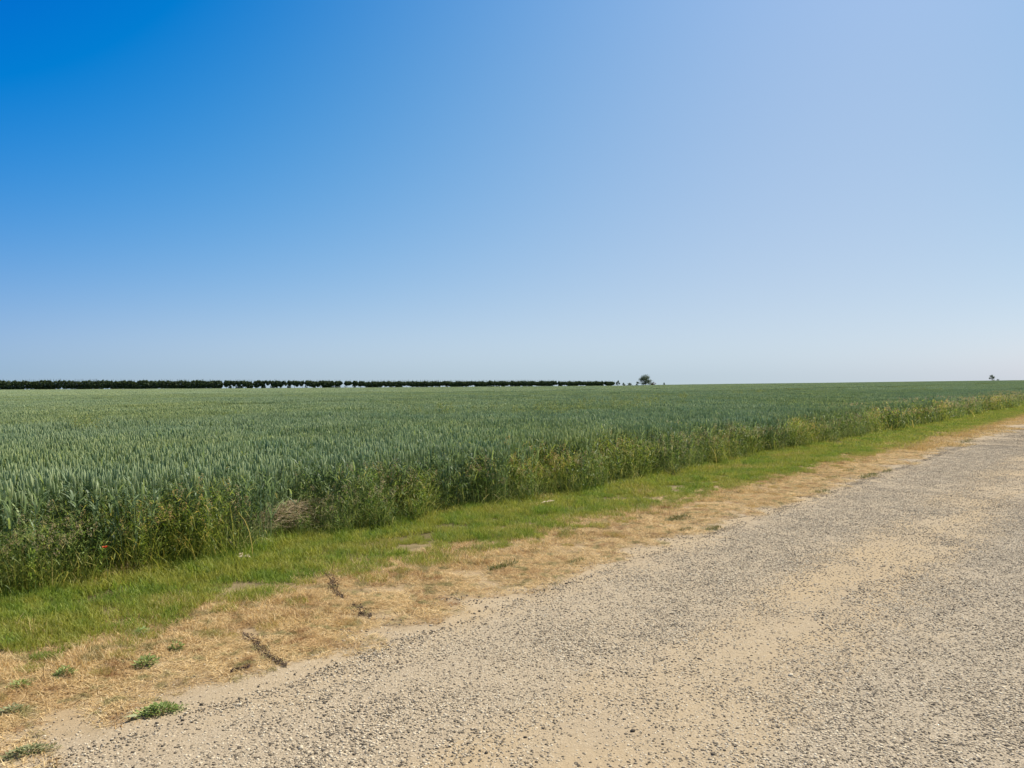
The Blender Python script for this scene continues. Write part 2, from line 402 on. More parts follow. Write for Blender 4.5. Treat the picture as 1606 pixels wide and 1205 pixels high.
def sq(n, size, r=rng): return np.concatenate([r.uniform(-size/2, size/2, (n, 2)), np.zeros((n, 1))], 1)
def unif(a, b, n): return rng.uniform(a, b, n)

def lattice(s0, s1, t0, t1, c, j=.45):
    a_, b_ = np.meshgrid(np.arange(t0, t1, c), np.arange(s0, s1, c)); a_ = a_.ravel(); b_ = b_.ravel()
    return a_+rng.uniform(-j, j, a_.size)*c, b_+rng.uniform(-j, j, a_.size)*c

# ---- wheat tiles
def wheat_tile(size, n, wf, leaves, seg, ear=True):
    g = Geo(); P = sq(n, size)
    h = unif(.60, .74, n); azr = unif(0, 6.28, n); ln_ = unif(0, .10, n); rn = rng.uniform(0, .92, n)
    top, th = blades(g, P, azr, h, ln_, .06, .0035*wf, 0, 2, rn, [1, 1, .8])
    dirv = np.stack([np.sin(th)*np.cos(azr), np.sin(th)*np.sin(azr), np.cos(th)], -1)
    spindles(g, top-dirv*.005, dirv, unif(.08, .12, n), .015*wf, 1, rng.uniform(0, 1, n))
    for q in range(leaves):
        k = unif(.35, .88, n) if q else unif(.75, .95, n)
        root = P+(top-P)*k[:, None]
        blades(g, root, unif(0, 6.28, n), unif(.14, .24, n), unif(.15, .6, n), unif(.2, 1.9, n), .011*wf, 0, seg, np.clip(rn+unif(-.2, .2, n), 0, 1 if q == 2 else .9))
    return g.me('wheat_piece', M_w)
def coverage(cell, rmin, rmax, smin, azmax=48, jitter=.5):
    """jittered grid over the field between two distances"""
    rm = rmax+cell
    gx = np.arange(-rm, rm, cell); gy = np.arange(0, rm, cell)
    X_, Y_ = np.meshgrid(gx, gy); X_ = X_.ravel()+rng.uniform(-jitter, jitter, X_.size)*cell*.5; Y_ = Y_.ravel()+rng.uniform(-jitter, jitter, Y_.size)*cell*.5
    r_ = np.hypot(X_, Y_); s_ = X_*N2[0]+Y_*N2[1]; a_ = np.degrees(np.arctan2(X_, Y_))
    rc, _ = crest(X_, Y_)
    k = (r_ >= rmin) & (r_ < rmax) & (s_ > smin) & (np.abs(a_) < azmax) & (r_ < rc*1.0+cell*.3)
    return X_[k], Y_[k]
def tram(X_, Y_, half):
    s_ = X_*N2[0]+Y_*N2[1]; k = np.ones(len(X_), bool)
    for c in (31, 55, 103):
        for d_ in (-.9, .9): k &= np.abs(s_-c-d_) > half
    return k
w1 = [wheat_tile(.6, 95, 1.45, 3, 3) for _ in range(5)]
X_, Y_ = coverage(.52, 0, 26, 6.95, 56); k = tram(X_, Y_, .0); X_, Y_ = X_[k], Y_[k]; n = len(X_)
lab = 'blue-green unripe wheat standing in ear across the whole field'
print('near wheat tiles', n)
hs = 1+.06*fn(X_, Y_, .25, 9, 3)
scatter('wheat', w1, np.stack([X_, Y_, gz(X_, Y_)], 1), unif(0, 6.28, n), hs, rng.integers(0, 5, n), lab, 'wheat crop')
w2 = [wheat_tile(1.2, 240, 2.0, 2, 2) for _ in range(4)]
X_, Y_ = coverage(1.05, 26, 80, 7.0, 50); k = tram(X_, Y_, .55); X_, Y_ = X_[k], Y_[k]; n = len(X_); print('mid', n)
scatter('wheat', w2, np.stack([X_, Y_, gz(X_, Y_)], 1), unif(0, 6.28, n), 1+.06*fn(X_, Y_, .25, 9, 3), rng.integers(0, 4, n), lab, 'wheat crop')
w3 = [wheat_tile(6, 2200, 3.6, 2, 2) for _ in range(4)]
X_, Y_ = coverage(5.2, 80, 830, 10, 46); k = tram(X_, Y_, 2.0); X_, Y_ = X_[k], Y_[k]; n = len(X_); print('far', n)
scatter('wheat', w3, np.stack([X_, Y_, gz(X_, Y_)], 1), unif(0, 6.28, n), 1+.04*fn(X_, Y_, .05, 9, 3), rng.integers(0, 4, n), lab, 'wheat crop')

# ---- margin of tall grass and weeds
def panicle(g, top, dirv, n_, r_=.035, ln_=.13, sz=.011):
    k = rng.uniform(0, 1, (n_,)); rad = r_*np.sin(k*math.pi*.9+.25)
    a_ = unif(0, 6.28, n_)
    P = top[None]-dirv[None]*(ln_*k)[:, None]+np.stack([np.cos(a_)*rad, np.sin(a_)*rad, unif(-.01, .01, n_)], -1)
    flecks(g, P, sz, 1, np.clip(rng.normal(.5, .25, n_), 0, 1))
def margin_tile(size, nb, nh, nweed, wf=1, hmax=.9):
    nb = int(nb*.62)
    def sq(n, size): return np.concatenate([rng.normal(0, size*.38, (n, 2)), np.zeros((n, 1))], 1)
    g = Geo(); P = sq(nb, size)
    blades(g, P, unif(0, 6.28, nb), unif(.25, hmax*.95, nb), unif(0, .5, nb), unif(.1, 2.0, nb), unif(.004, .010, nb)*wf, 0, 4)
    nl_ = int(nb*1.3); Pl = sq(nl_, size); Pl[:, 2] = hmax*unif(.1, .95, nl_)**.8      # leaves off the stems
    blades(g, Pl, unif(0, 6.28, nl_), unif(.08, .22, nl_), unif(.2, 1.6, nl_), unif(0, 1.6, nl_), unif(.006, .015, nl_)*wf, 0, 3, None, [.4, 1, .8, .1])
    nf_ = nb; Pf = sq(nf_, size); Pf[:, 2] = hmax*unif(.3, 1.02, nf_); flecks(g, Pf, unif(.012, .028, nf_)*wf, 2, r=rng)
    Ph = sq(nh, size); a_ = unif(0, 6.28, nh); hh = unif(.7, 1.05, nh)*hmax/.9
    top, th = blades(g, Ph, a_, hh, unif(0, .18, nh), .35, .003*wf, 0, 3, unif(.5, .95, nh), [1, 1, .8, .5])
    th = np.broadcast_to(th, nh)
    for i in range(nh):
        dv = np.array([math.sin(th[i])*math.cos(a_[i]), math.sin(th[i])*math.sin(a_[i]), math.cos(th[i])])
        panicle(g, top[i], dv, 34 if wf == 1 else 16, .02+.03*rng.random(), .14, .011*wf)
    for i in range(nweed):
        c = np.array([*rng.uniform(-size/2, size/2, 2), 0]); h_ = rng.uniform(.45, .85)*hmax/.9; m_ = 46
        tp = c+np.array([rng.normal(0, .05), rng.normal(0, .05), h_])
        tubes(g, c, tp, .004*wf, .002, 2, 4, .4)
        k = rng.uniform(.15, 1, m_)
        P_ = c+(tp-c)*k[:, None]; a_ = unif(0, 6.28, m_)
        blades(g, P_, a_, unif(.05, .13, m_), unif(.5, 1.2, m_), unif(.1, .9, m_), unif(.012, .026, m_)*wf, 2, 3, None, [.3, 1, .8, .1])
    return g.me('margin_piece', M_m)
m1 = [margin_tile(.5, 210, n_, w_) for n_, w_ in ((4, 1), (8, 2), (2, 4), (5, 1), (12, 2), (1, 7))]
t_ = []; 
for s0, s1, dens, tmax in ((6.72, 7.3, 13, 26), (7.2, 8.2, 6, 26)):
    c_ = dens**-.5; a_, b_ = np.meshgrid(np.arange(-4, tmax, c_), np.arange(s0, s1, c_)); t_.append(np.stack([a_.ravel(), b_.ravel()], 1)+rng.uniform(-.6, .6, (a_.size, 2))*c_)
TS = np.concatenate(t_)
# the edge wanders in and out
TS[:, 1] += .16*fn(TS[:, 0], 0*TS[:, 0], .35, 3, 3)
P2 = W(TS[:, 0], TS[:, 1]); n = len(P2)
hv = .71+.07*fn(P2[:, 0], P2[:, 1], .8, 4, 3)+unif(-.16, .12, n)+np.clip((7.2-TS[:, 1])*-.1, -.25, 0)
# a dip in the margin where dead grass lies
dead = pix(455, 838)
hv *= 1-.8*np.exp(-(np.hypot(P2[:, 0]-dead[0]+.0, P2[:, 1]-dead[1]+.15)/.45)**2)
scatter('tall_grass', m1, np.stack([P2[:, 0], P2[:, 1], nz(P2[:, 0], P2[:, 1])-.01], 1), unif(0, 6.28, n), hv, rng.integers(0, 6, n),
        'rank tall grass and leafy weeds along the front edge of the wheat', 'tall grass')
m2 = [margin_tile(.9, 230, n_, w_, 2.0) for n_, w_ in ((22, 2), (36, 1), (4, 3), (7, 4))]
tt, ss = lattice(6.9, 8.2, 25.5, 165, .42, .6); ss = ss+.18*fn(tt, 0*tt, .2, 3, 4); nn = len(tt); print('far margin', nn)
P2 = W(tt, ss); hv = .74+.08*fn(P2[:, 0], P2[:, 1], .3, 4, 4)+unif(-.14, .12, nn)
ii = np.where((tt > 30) & (tt < 62) & (rng.random(nn) < .85), rng.integers(0, 2, nn), rng.integers(0, 4, nn))
scatter('tall_grass', m2, np.stack([P2[:, 0], P2[:, 1], gz(P2[:, 0], P2[:, 1])], 1), unif(0, 6.28, nn), hv, ii,
        'rank tall grass and leafy weeds along the front edge of the wheat', 'tall grass')

# ---- green verge
def verge_tile(size, n, wf, h0, h1):
    g = Geo(); P = sq(n, size)
    blades(g, P, unif(0, 6.28, n), unif(h0, h1, n), unif(0, .7, n), unif(.1, 1.5, n), unif(.0022, .0052, n)*wf, 0, 3)
    return g.me('verge_piece', M_v)
v1 = [verge_tile(.32, 430, 1.1, .025, .10) for _ in range(5)]
def strip(s0, s1, t0, t1, dens):
    n = int((t1-t0)*(s1-s0)*dens); tt = unif(t0, t1, n); ss = unif(s0, s1, n); return tt, ss
tt, ss = strip(4.3, 7.1, -4, 20, 34)
x, y = W(tt, ss).T
ed = 4.98-.022*np.clip(tt, 0, 25)+.09*fn(x, y, .5, 21, 4)
keep = rng.random(len(tt)) < np.clip((ss-ed)/.35+.25, 0, 1)
dpt = pix(526, 925); keep &= np.hypot(x-dpt[0], y-dpt[1]) > .3
x, y, tt, ss = x[keep], y[keep], tt[keep], ss[keep]; n = len(x); print('verge', n)
hv = .8+.3*fn(x, y, .9, 22, 3)+.25*fn(x, y, 4, 26, 2)+np.clip(ss-5.9, 0, 1)*.35
hv *= np.clip(.55+(ss-ed[keep])*.9, .5, 1)
scatter('grass', v1, np.stack([x, y, nz(x, y)+.004], 1), unif(0, 6.28, n), hv, rng.integers(0, 5, n), 'short green and yellowing grass of the verge beside the wheat', 'grass')
tt, ss = lattice(3.95, 5.1, -3, 20, .24); x, y = W(tt, ss).T
nn_ = fn(x, y, 1.6, 61, 4)+.55*(ss-4.75)/.6
keep = (nn_ > .12) & (np.hypot(x-dpt[0], y-dpt[1]) > .3); x, y, nn_ = x[keep], y[keep], nn_[keep]; n = len(x)
scatter('grass', v1, np.stack([x, y, nz(x, y)+.002], 1), unif(0, 6.28, n), np.clip(.3+.35*nn_, .3, .62)*unif(.8, 1.2, n), rng.integers(0, 5, n), 'short half-dried olive grass thinning into the scorched strip', 'grass')
v2 = [verge_tile(1.0, 1500, 2.3, .03, .10) for _ in range(4)]
tt, ss = strip(4.4, 7.3, 19.5, 170, 3.2); x, y = W(tt, ss).T
keep = ss > 4.7+.25*fn(x, y, .3, 23, 3); x, y = x[keep], y[keep]; n = len(x)
scatter('grass', v2, np.stack([x, y, gz(x, y)], 1), unif(0, 6.28, n), unif(.8, 1.2, n), rng.integers(0, 4, n), 'short green and yellowing grass of the verge beside the wheat', 'grass')

# ---- scorched dry grass
def straw_tile(size, n, wf, lift):
    g = Geo(); P = sq(n, size); P[:, 2] = unif(0, .006, n)
    blades(g, P, unif(0, 6.28, n), unif(.02, .075, n), unif(1.2, 1.53, n)-(unif(0, 1, n)**3*.9 if lift else 0), unif(-.1, .5, n), unif(.0014, .0036, n)*wf, 0, 3)
    return g.me('straw_piece', M_s)
s1_ = [straw_tile(.32, 520, 1.15, i > 3) for i in range(6)]
tt, ss = strip(3.45, 6.2, -4, 20, 55); x, y = W(tt, ss).T
e0 = 3.72+.16*fn(x, y, .7, 31, 4); e1 = 5.2-.02*tt
pr = np.clip((ss-e0)/.5, 0, 1)*np.clip((e1+.35-ss)/.4, 0, 1)*np.clip(1.2+.6*fn(x, y, 1.3, 33, 3), .4, 1)
keep = rng.random(len(tt)) < pr; x, y, ss, e0 = x[keep], y[keep], ss[keep], e0[keep]; n = len(x); print('straw', n)
hi = (ss-e0 > .75)
ix = np.where(hi, rng.integers(2, 6, n), rng.integers(0, 3, n))
scatter('dry_grass', s1_, np.stack([x, y, nz(x, y)], 1), unif(0, 6.28, n), unif(.75, 1.15, n), ix, 'scorched straw-coloured grass between the track and the green verge', 'dry grass')
s2_ = [straw_tile(1.0, 1800, 2.4, True) for i in range(3)]
tt, ss = strip(3.8, 5.0, 19.5, 150, 4); x, y = W(tt, ss).T
keep = ss > 4.0+.3*fn(x, y, .3, 35, 3); x, y = x[keep], y[keep]; n = len(x)
scatter('dry_grass', s2_, np.stack([x, y, gz(x, y)], 1), unif(0, 6.28, n), unif(.8, 1.2, n), rng.integers(0, 3, n), 'scorched straw-coloured grass between the track and the green verge', 'dry grass')

# ---- gravel: loose stones
t0 = (1+5**.5)/2
ICO = np.array([(-1, t0, 0), (1, t0, 0), (-1, -t0, 0), (1, -t0, 0), (0, -1, t0), (0, 1, t0), (0, -1, -t0), (0, 1, -t0), (t0, 0, -1), (t0, 0, 1), (-t0, 0, -1), (-t0, 0, 1)])/1.902
IF = np.array([(0, 11, 5), (0, 5, 1), (0, 1, 7), (0, 7, 10), (0, 10, 11), (1, 5, 9), (5, 11, 4), (11, 10, 2), (10, 7, 6), (7, 1, 8), (3, 9, 4), (3, 4, 2), (3, 2, 6), (3, 6, 8), (3, 8, 9), (4, 9, 5), (2, 4, 11), (6, 2, 10), (8, 6, 7), (9, 8, 1)])
def stone_mesh(name, P, sz):
    n = len(P); V = ICO[None]*(1+rng.uniform(-.28, .22, (n, 12, 1)))+rng.normal(0, .06, (n, 12, 3))
    sx = np.stack([unif(.8, 1.35, n), unif(.65, 1.05, n), unif(.4, .72, n)], -1)[:, None]
    V = V*sx*(sz[:, None, None]*.5)
    a_ = unif(0, 6.28, n)[:, None]; c, s_ = np.cos(a_), np.sin(a_)
    V = np.stack([V[..., 0]*c-V[..., 1]*s_, V[..., 0]*s_+V[..., 1]*c, V[..., 2]], -1)
    V[..., 2] += (sz*.5*.12)[:, None]
    V += P[:, None]
    return mesh(name, V.reshape(-1, 3), (IF[None]+(np.arange(n)*12)[:, None, None]).reshape(-1, 3), M_st, {'rnd': np.repeat(unif(0, 1, n), 12)})
def gtile(size, n, a, b, pw=2.0):
    return stone_mesh('stones', sq(n, size), a+(b-a)*unif(0, 1, n)**pw)
gt = [gtile(.42, 620, .004, .0165, 1.9) for _ in range(3)]+[gtile(.42, 330, .004, .016, 2.2) for _ in range(3)]+[gtile(.42, 110, .003, .019, 3.0) for _ in range(3)]
tt, ss = lattice(-.9, 4.1, -2.5, 22, .2); x, y = W(tt, ss).T
nl = fn(tt*.22, ss, 1.1, 41, 4); n2_ = fn(tt*.4, ss, 1.2, 42, 4)
sj = ss+.38*nl
band = np.maximum(np.clip((sj-1.95)/.4, 0, 1)*np.clip((3.8-sj)/.7, 0, 1)*.5, np.clip((1.6-sj)/.5, 0, 1))
dens = np.clip(.17+band*.62+.10*n2_, .06, 1)
n = len(x); print('gravel', n)
q = rng.random(n)
lv = np.clip(dens*2.2-.9*np.clip((tt-8)/13, 0, 1)+rng.uniform(-.3, .3, n), 0, 1.999).astype(int); ix = np.where(lv == 1, rng.integers(0, 3, n), rng.integers(3, 6, n)); ix = np.where((dens+rng.uniform(-.1, .1, n) < .22) | (ss+.25*nl > 3.65), rng.integers(6, 9, n), ix)
scatter('gravel', gt, np.stack([x, y, nz(x, y)], 1), unif(0, 6.28, n), unif(.85, 1.2, n), ix, 'loose grey and tan stone chippings on the sandy track', 'gravel')

gt2 = [gtile(1.3, 1900, .005, .013) for _ in range(3)]+[gtile(1.3, 950, .005, .013) for _ in range(2)]
tt, ss = lattice(-.9, 3.6, 21.6, 90, .8); x, y = W(tt, ss).T; n = len(x)
sj = ss+.3*fn(tt*.3, ss, .9, 41, 4); dn = np.maximum(np.clip((sj-1.95)/.4, 0, 1), np.clip((1.6-sj)/.5, 0, 1))
ix = np.where(rng.random(n) < .1+.35*dn, rng.integers(0, 3, n), rng.integers(3, 5, n))
scatter('gravel', gt2, np.stack([x, y, gz(x, y)+.005], 1), unif(0, 6.28, n), unif(.85, 1.2, n), ix, 'loose grey and tan stone chippings on the sandy track', 'gravel')

# ---- yellow weeds standing above the wheat
def yellow_tile():
    g = Geo()
    for i in range(4):
        c = np.array([rng.uniform(-.3, .3), rng.uniform(-.3, .3), 0]); tp = c+np.array([rng.normal(0, .05), rng.normal(0, .05), rng.uniform(.85, 1.02)])
        tubes(g, c, tp, .004, .003, 2, 4, .9); m_ = 50
        a_ = unif(0, 6.28, m_); k = unif(.55, 1.0, m_)
        flecks(g, c+(tp-c)*k[:, None]+np.stack([np.cos(a_), np.sin(a_), 0*a_], -1)*unif(.0, .09, m_)[:, None], .022, 0, unif(.2, 1, m_))
    return g.me('yellow_weed', M_y)
M_y = simple('yellow_weeds', [(0, (.20, .27, .08)), (.5, (.30, .35, .10)), (1, (.45, .44, .17))])
yt = [yellow_tile() for _ in range(3)]
pts = []
for px, py, wx, wy, k in ((1003, 631, 45, 7, 26), (925, 634, 60, 4, 9), (1030, 622, 30, 3, 6), (1165, 619, 10, 1.5, 5), (1192, 616, 10, 1.5, 7), (132, 668, 22, 5, 6), (1075, 626, 6, 5, 5), (750, 645, 120, 8, 14), (1460, 612, 40, 3, 6), (880, 640, 60, 8, 12)):
    for _ in range(k): pts.append(pix(rng.normal(px, wx*.5), rng.normal(py, wy*.5), .8))
pts = np.array(pts); pts = pts[pts@N2 > 8]; n = len(pts)
scatter('yellow_weeds', yt, np.stack([pts[:, 0], pts[:, 1], gz(pts[:, 0], pts[:, 1])], 1), unif(0, 6.28, n), unif(.9, 1.08, n), rng.integers(0, 3, n), 'yellow-green flowering weeds poking up through the wheat', 'weeds')

# ------------------------------------------------------------------ hedges and trees on the crest
def crest_pt(px):
    y = float(np.interp(px, CPX, CY))*.995; x = (px-803)/F*y; return np.array([x, y, float(gz(x, y))])
HPX = [0, 270, 500, 700, 870, 945]; HH = [3.2, 3.15, 3.1, 2.85, 2.75, 2.6]
def hedge(px0, px1, low, label, low_gap=.9):
    a, b = crest_pt(px0), crest_pt(px1); Ln = np.linalg.norm(b-a); h = float(np.interp((px0+px1)/2, HPX, HH))
    r_ = random.Random(int(px0*7)); root = empty('hedge', a); tag(root, label, 'hedge', 'hedge lengths on the skyline')
    dirv = (b-a)/Ln; prp = np.array([-dirv[1], dirv[0], 0]); prp /= np.linalg.norm(prp)
    n = int(Ln*480); k = rng.uniform(0, 1, n)
    q = k*Ln
    top = h+.2*fn(q, 0*q+px0, .2, 51, 4)+.22*fn(q, 0*q, 1.1, 52, 3); botm = low_gap+low*.55*fn(q, 0*q+px0, .12, 53, 3)+low*.5*fn(q, 0*q, .5, 54, 3)
    botm = np.maximum(botm+.42, .15)
    ends = np.minimum(q, Ln-q)/.45; sh = np.sqrt(np.clip(ends, 0.02, 1))
    mid = (top+botm)/2; top = mid+(top-mid)*sh; botm = mid+(botm-mid)*sh
    vz = botm+(top-botm)*rng.beta(1.05, .95, n); wdt = .85*np.sqrt(np.clip(1-((vz-mid)/(np.maximum(top-botm, .2)/2+.15))**2, .05, 1))
    P = dirv[None]*q[:, None]+prp[None]*(rng.uniform(-1, 1, n)*wdt)[:, None]; P[:, 2] = vz+dirv[2]*q
    g = Geo(); flecks(g, P, unif(.16, .34, n), 0)
    ns = int(Ln*7); qs = unif(0, Ln, ns); Ps = dirv[None]*qs[:, None]+prp[None]*unif(-.6, .6, ns)[:, None]; Ps[:, 2] += np.interp(px0, HPX, HH)-.15
    blades(g, Ps, unif(0, 6.28, ns), unif(.25, .95, ns), 0, .35, .07, 0, 2)      # new shoots on top
    # brambly bottom where the hedge is closed
    nb = int(Ln*130); qb = unif(0, Ln, nb); kk = fn(qb, 0*qb+px0, .2, 55, 3) > (-.35+low*.6); qb = qb[kk]; nb = len(qb)
    if nb:
        Pb = dirv[None]*qb[:, None]+prp[None]*unif(-.6, .6, nb)[:, None]; Pb[:, 2] += unif(.1, 1.7, nb); flecks(g, Pb, .26, 0)
    link('crown', g.me('crown', M_h), root)
    q0 = .8
    while q0 < Ln-.4:
        gt_ = Geo(); c = dirv*q0; j = np.array([r_.uniform(-.2, .2), r_.uniform(-.2, .2), 1.5])
        tubes(gt_, c-np.array([0, 0, .05]), c+j, .09, .065, 0); tubes(gt_, c+j, c+j+np.array([r_.uniform(-.4, .4), r_.uniform(-.3, .3), 1.0]), .065, .03, 0); tubes(gt_, c+j*.8, c+j*.8+np.array([r_.uniform(-.5, .5), r_.uniform(-.3, .3), .9]), .045, .02, 0)
        link('trunk', gt_.me('trunk', M_bark), root); q0 += r_.uniform(1.6, 2.9)*max(1, Ln/170)
    return root
hedge(-120, 349, .5, 'longest dark clipped hedge, leftmost on the skyline, nearly closed at the foot', .45)
hedge(351.2, 396.3, 1.1, 'dark hedge length second from the left with several bright gaps under it', 1.0)
hedge(397.6, 449.2, 1.1, 'dark hedge length third from the left, ragged foot with light through it', 1.0)
hedge(450.8, 477, 1.0, 'short dark hedge length fourth from the left', .95)
hedge(479, 523.8, 1.0, 'dark hedge length just left of the wide broken gaps', .9)
hedge(525.5, 536, .6, 'tiny hedge clump standing left in the wide broken gap', 1.0)
hedge(541, 551, .6, 'small thin hedge clump in the middle of the wide broken gap', 1.0)
hedge(553.5, 561, .6, 'narrow hedge clump on the right of the wide broken gap', 1.0)
hedge(562, 873, .5, 'long dark hedge across the middle of the skyline, right of the broken gap', .75)
hedge(875.5, 946, .5, 'hedge length right of the long middle hedge, ending before the small bushes', .6)
hedge(948.5, 963, .4, 'short last hedge length before the small round bushes', .6)

def shrub(px, wpx, toprow, label, mat=None, name='bush', cat='bush', trunk_h=.6, bot=.0, seed=1, lobes=4, dense=1.0):
    c = crest_pt(px); Yd = c[1]; base_row = float(np.interp(px, CPX, SKY))
    h = (base_row-toprow)*Yd/F+.8; wd = wpx*Yd/F; r_ = np.random.default_rng(seed)
    root = empty(name, c); tag(root, label, cat)
    g = Geo(); n_l = int(h*wd*30*dense)+60
    # clumps of leaves at the ends of limbs
    tr = Geo(); tubes(tr, [0, 0, -.1], [0, 0, h*.35], .04*h*.6+.02, .03*h*.6+.01, 0, 7)
    cl = []
    for i in range(lobes*3):
        a_ = r_.uniform(0, 6.28); e = r_.uniform(0.02, 1)**.8; zz = bot+(h-bot)*(.1+.84*e); rad = wd*.5*(math.sin(math.pi*min(.93, .34+.58*e))**.8)*r_.uniform(.3, .92)
        p_ = np.array([math.cos(a_)*rad, math.sin(a_)*rad, zz*r_.uniform(.85, 1)]); cl.append(p_)
        st = np.array([0, 0, h*r_.uniform(.15, .35)])
        tubes(tr, st, p_, .016*h*.5+.008, .008, 0, 5)
    k = r_.integers(0, len(cl), n_l*3); P = np.array(cl)[k]+r_.normal(0, 1, (n_l*3, 3))*[wd*.095, wd*.095, h*.062]
    P[:, 2] = np.clip(P[:, 2], .05, h)
    flecks(g, P, r_.uniform(.10, .22, len(P))*min(1.0, .5+h/6), 0, r=r_)
    link('crown', g.me('crown', mat or M_h), root); link('trunk', tr.me('trunk', M_bark), root)
    return root
M_t = simple('tree_leaves', [(0, (.06, .09, .06)), (.6, (.11, .15, .09)), (1, (.18, .23, .12))], .3)
M_r = simple('copper_leaves', [(0, (.10, .06, .035)), (.6, (.18, .10, .06)), (1, (.25, .16, .09))], .2)
shrub(969, 6.5, 598, 'small round-headed bush just right of the last hedge length', seed=3, bot=.9, lobes=3)
shrub(978.3, 4.5, 601.5, 'low dark bush between the round-headed bush and the spreading one', seed=4)
shrub(987.5, 9, 601.7, 'low spreading dark bush in the gap left of the big tree', seed=5, lobes=5)
shrub(1000, 7, 600.2, 'blue-green bush close against the left side of the big tree', M_t, seed=6)
shrub(1012, 19, 588.2, 'tall dark broadleaf tree, the only big one on the skyline', M_t, 'tree', 'tree', seed=9, lobes=11, bot=.0, dense=1.5)
shrub(1025, 8, 600.6, 'low reddish-brown bush at the right foot of the big tree', M_r, seed=8)
shrub(1041.5, 4, 601.4, 'tiny dark bush standing alone to the right of the big tree', M_t, seed=10)
shrub(1556, 8, 589.6, 'lone small tree far away near the right edge of the skyline', M_t, 'tree', 'tree', seed=12, lobes=5, bot=.3)
shrub(1565, 4, 595.8, 'low bush at the right foot of the lone far tree', M_t, seed=14, lobes=3)

# ------------------------------------------------------------------ small things near the camera
def P3(px, py): p_ = pix(px, py); return np.array([p_[0], p_[1], float(nz(p_[0], p_[1]))+.002])
M_wd = simple('weed_leaves', [(0, (.12, .16, .04)), (.5, (.24, .32, .08)), (1, (.42, .50, .19))])
M_gw = simple('grey_weed_leaves', [(0, (.15, .16, .07)), (.5, (.27, .29, .13)), (1, (.45, .46, .25))])
M_dk = simple('dark_litter', [(0, (.06, .04, .03)), (.5, (.13, .085, .06)), (.85, (.22, .15, .10)), (1, (.48, .36, .22))], 0)
def low_weed(px, py, wd, dp, hh, label, mat=None, n=260, ang=0., lf=.014, dock=False):
    c = P3(px, py); root = empty('low_weed', c); tag(root, label, 'weed', 'low green weeds in the dry grass')
    k = rng.normal(0, .45, (n, 2)); k = k[np.hypot(*k.T) < 1.05]; n = len(k)
    x_ = k[:, 0]*wd/2; y_ = k[:, 1]*dp/2; ca, sa = math.cos(ang), math.sin(ang)
    P = np.stack([x_*ca-y_*sa, x_*sa+y_*ca, unif(.008, hh, n)*np.clip(1.2-np.hypot(*k.T), .3, 1)], -1)
    g = Geo(); blades(g, P, np.arctan2(P[:, 1], P[:, 0])+unif(-.9, .9, n), unif(.7, 1.3, n)*lf, unif(.6, 1.5, n), unif(-.2, .5, n), unif(.35, .6, n)*lf, 0, 3, None, [.3, 1, .9, .1])
    link('foliage', g.me('foliage', mat or M_wd), root)
    g = Geo(); m_ = 9; e = P[rng.integers(0, n, m_)]; tubes(g, np.zeros((m_, 3)), e, .0018, .001, 0, 4); link('stem', g.me('stem', M_wd), root)
    if dock:
        g = Geo(); d0 = np.array([[-.075, -.055, .012]])
        blades(g, d0, math.atan2(-.08, -.05), .075, 1.2, .35, .03, 0, 6, np.array([.85]), [.3, .8, 1, .95, .7, .4, .05]); tag(link('leaf', g.me('leaf', M_gw), root), 'single broad pointed leaf')
    return root
low_weed(250, 1121, .24, .12, .045, 'bright green mat-forming weed with one broad leaf, where dry grass meets gravel', n=700, ang=.45, dock=True)
low_weed(45, 1186, .24, .09, .035, 'grey-green flattened weed at the bottom left corner', M_gw, 420, .5)
low_weed(230, 1046, .16, .13, .05, 'loose dark green weed below a pair of smaller ones in the dry grass', n=170, lf=.02)
low_weed(277, 1022, .11, .08, .045, 'small green weed right above the loose dark green one', n=90, lf=.018)
low_weed(223, 1000, .12, .12, .05, 'small fresh green weed near the edge of the green verge', n=110, lf=.02)
low_weed(101, 1063, .14, .1, .05, 'round leafy weed in the dry grass left of the loose dark green one', n=150, lf=.018)
low_weed(33, 1082, .13, .09, .04, 'thin green weed in the dry grass near the left edge', n=90, lf=.018)
low_weed(20, 1121, .15, .09, .035, 'olive weed in the dry grass at the left edge of the photo', M_gw, 160, .3, .016)

def litter(px0, py0, px1, py1, wd, label):
    a, b = P3(px0, py0), P3(px1, py1); L_ = np.linalg.norm(b-a); dv = (b-a)/L_; pr = np.array([-dv[1], dv[0], 0])
    root = tag(empty('dead_plant', a), label, 'dead plant', 'dark dead plants lying in the dry grass')
    n = int(L_*800); k = unif(0, 1, n); wv_ = wd*.85*(.45+.55*np.abs(np.sin(k*9+px0)))*np.clip(np.minimum(k, 1-k)*7, .25, 1)
    P = dv[None]*(k*L_)[:, None]+pr[None]*(rng.normal(0, .42, n)*wv_+.015*np.sin(k*7))[:, None]; P[:, 2] = .006+unif(.0, .008, n)
    P[:, 2] += nz(a[0]+P[:, 0], a[1]+P[:, 1])-a[2]+.004
    g = Geo(); flecks(g, P, unif(.004, .009, n), 0); blades(g, P[::3], unif(0, 6.28, len(P[::3])), unif(.01, .035, len(P[::3])), unif(.5, 1.5, len(P[::3])), .3, .002, 0, 2)
    link('foliage', g.me('foliage', M_dk), root)
    g = Geo(); kk = np.linspace(0, 1, 8); S_ = dv[None]*(kk*L_)[:, None]+pr[None]*(.015*np.sin(kk*7))[:, None]; S_[:, 2] = nz(a[0]+S_[:, 0], a[1]+S_[:, 1])-a[2]+.006
    tubes(g, S_[:-1], S_[1:], .0022, .0018, 0, 5); link('stem', g.me('stem', M_dk), root)
litter(380, 997, 446, 1052, .07, 'longest dark brown dead plant lying slantwise in the dry grass above the gravel')
litter(512, 905, 536, 942, .075, 'dark brown dead plant at the border of green and dry grass')
litter(553, 952, 580, 972, .09, 'short dark brown dead plant in the dry grass, nearest to the gravel of its pair')
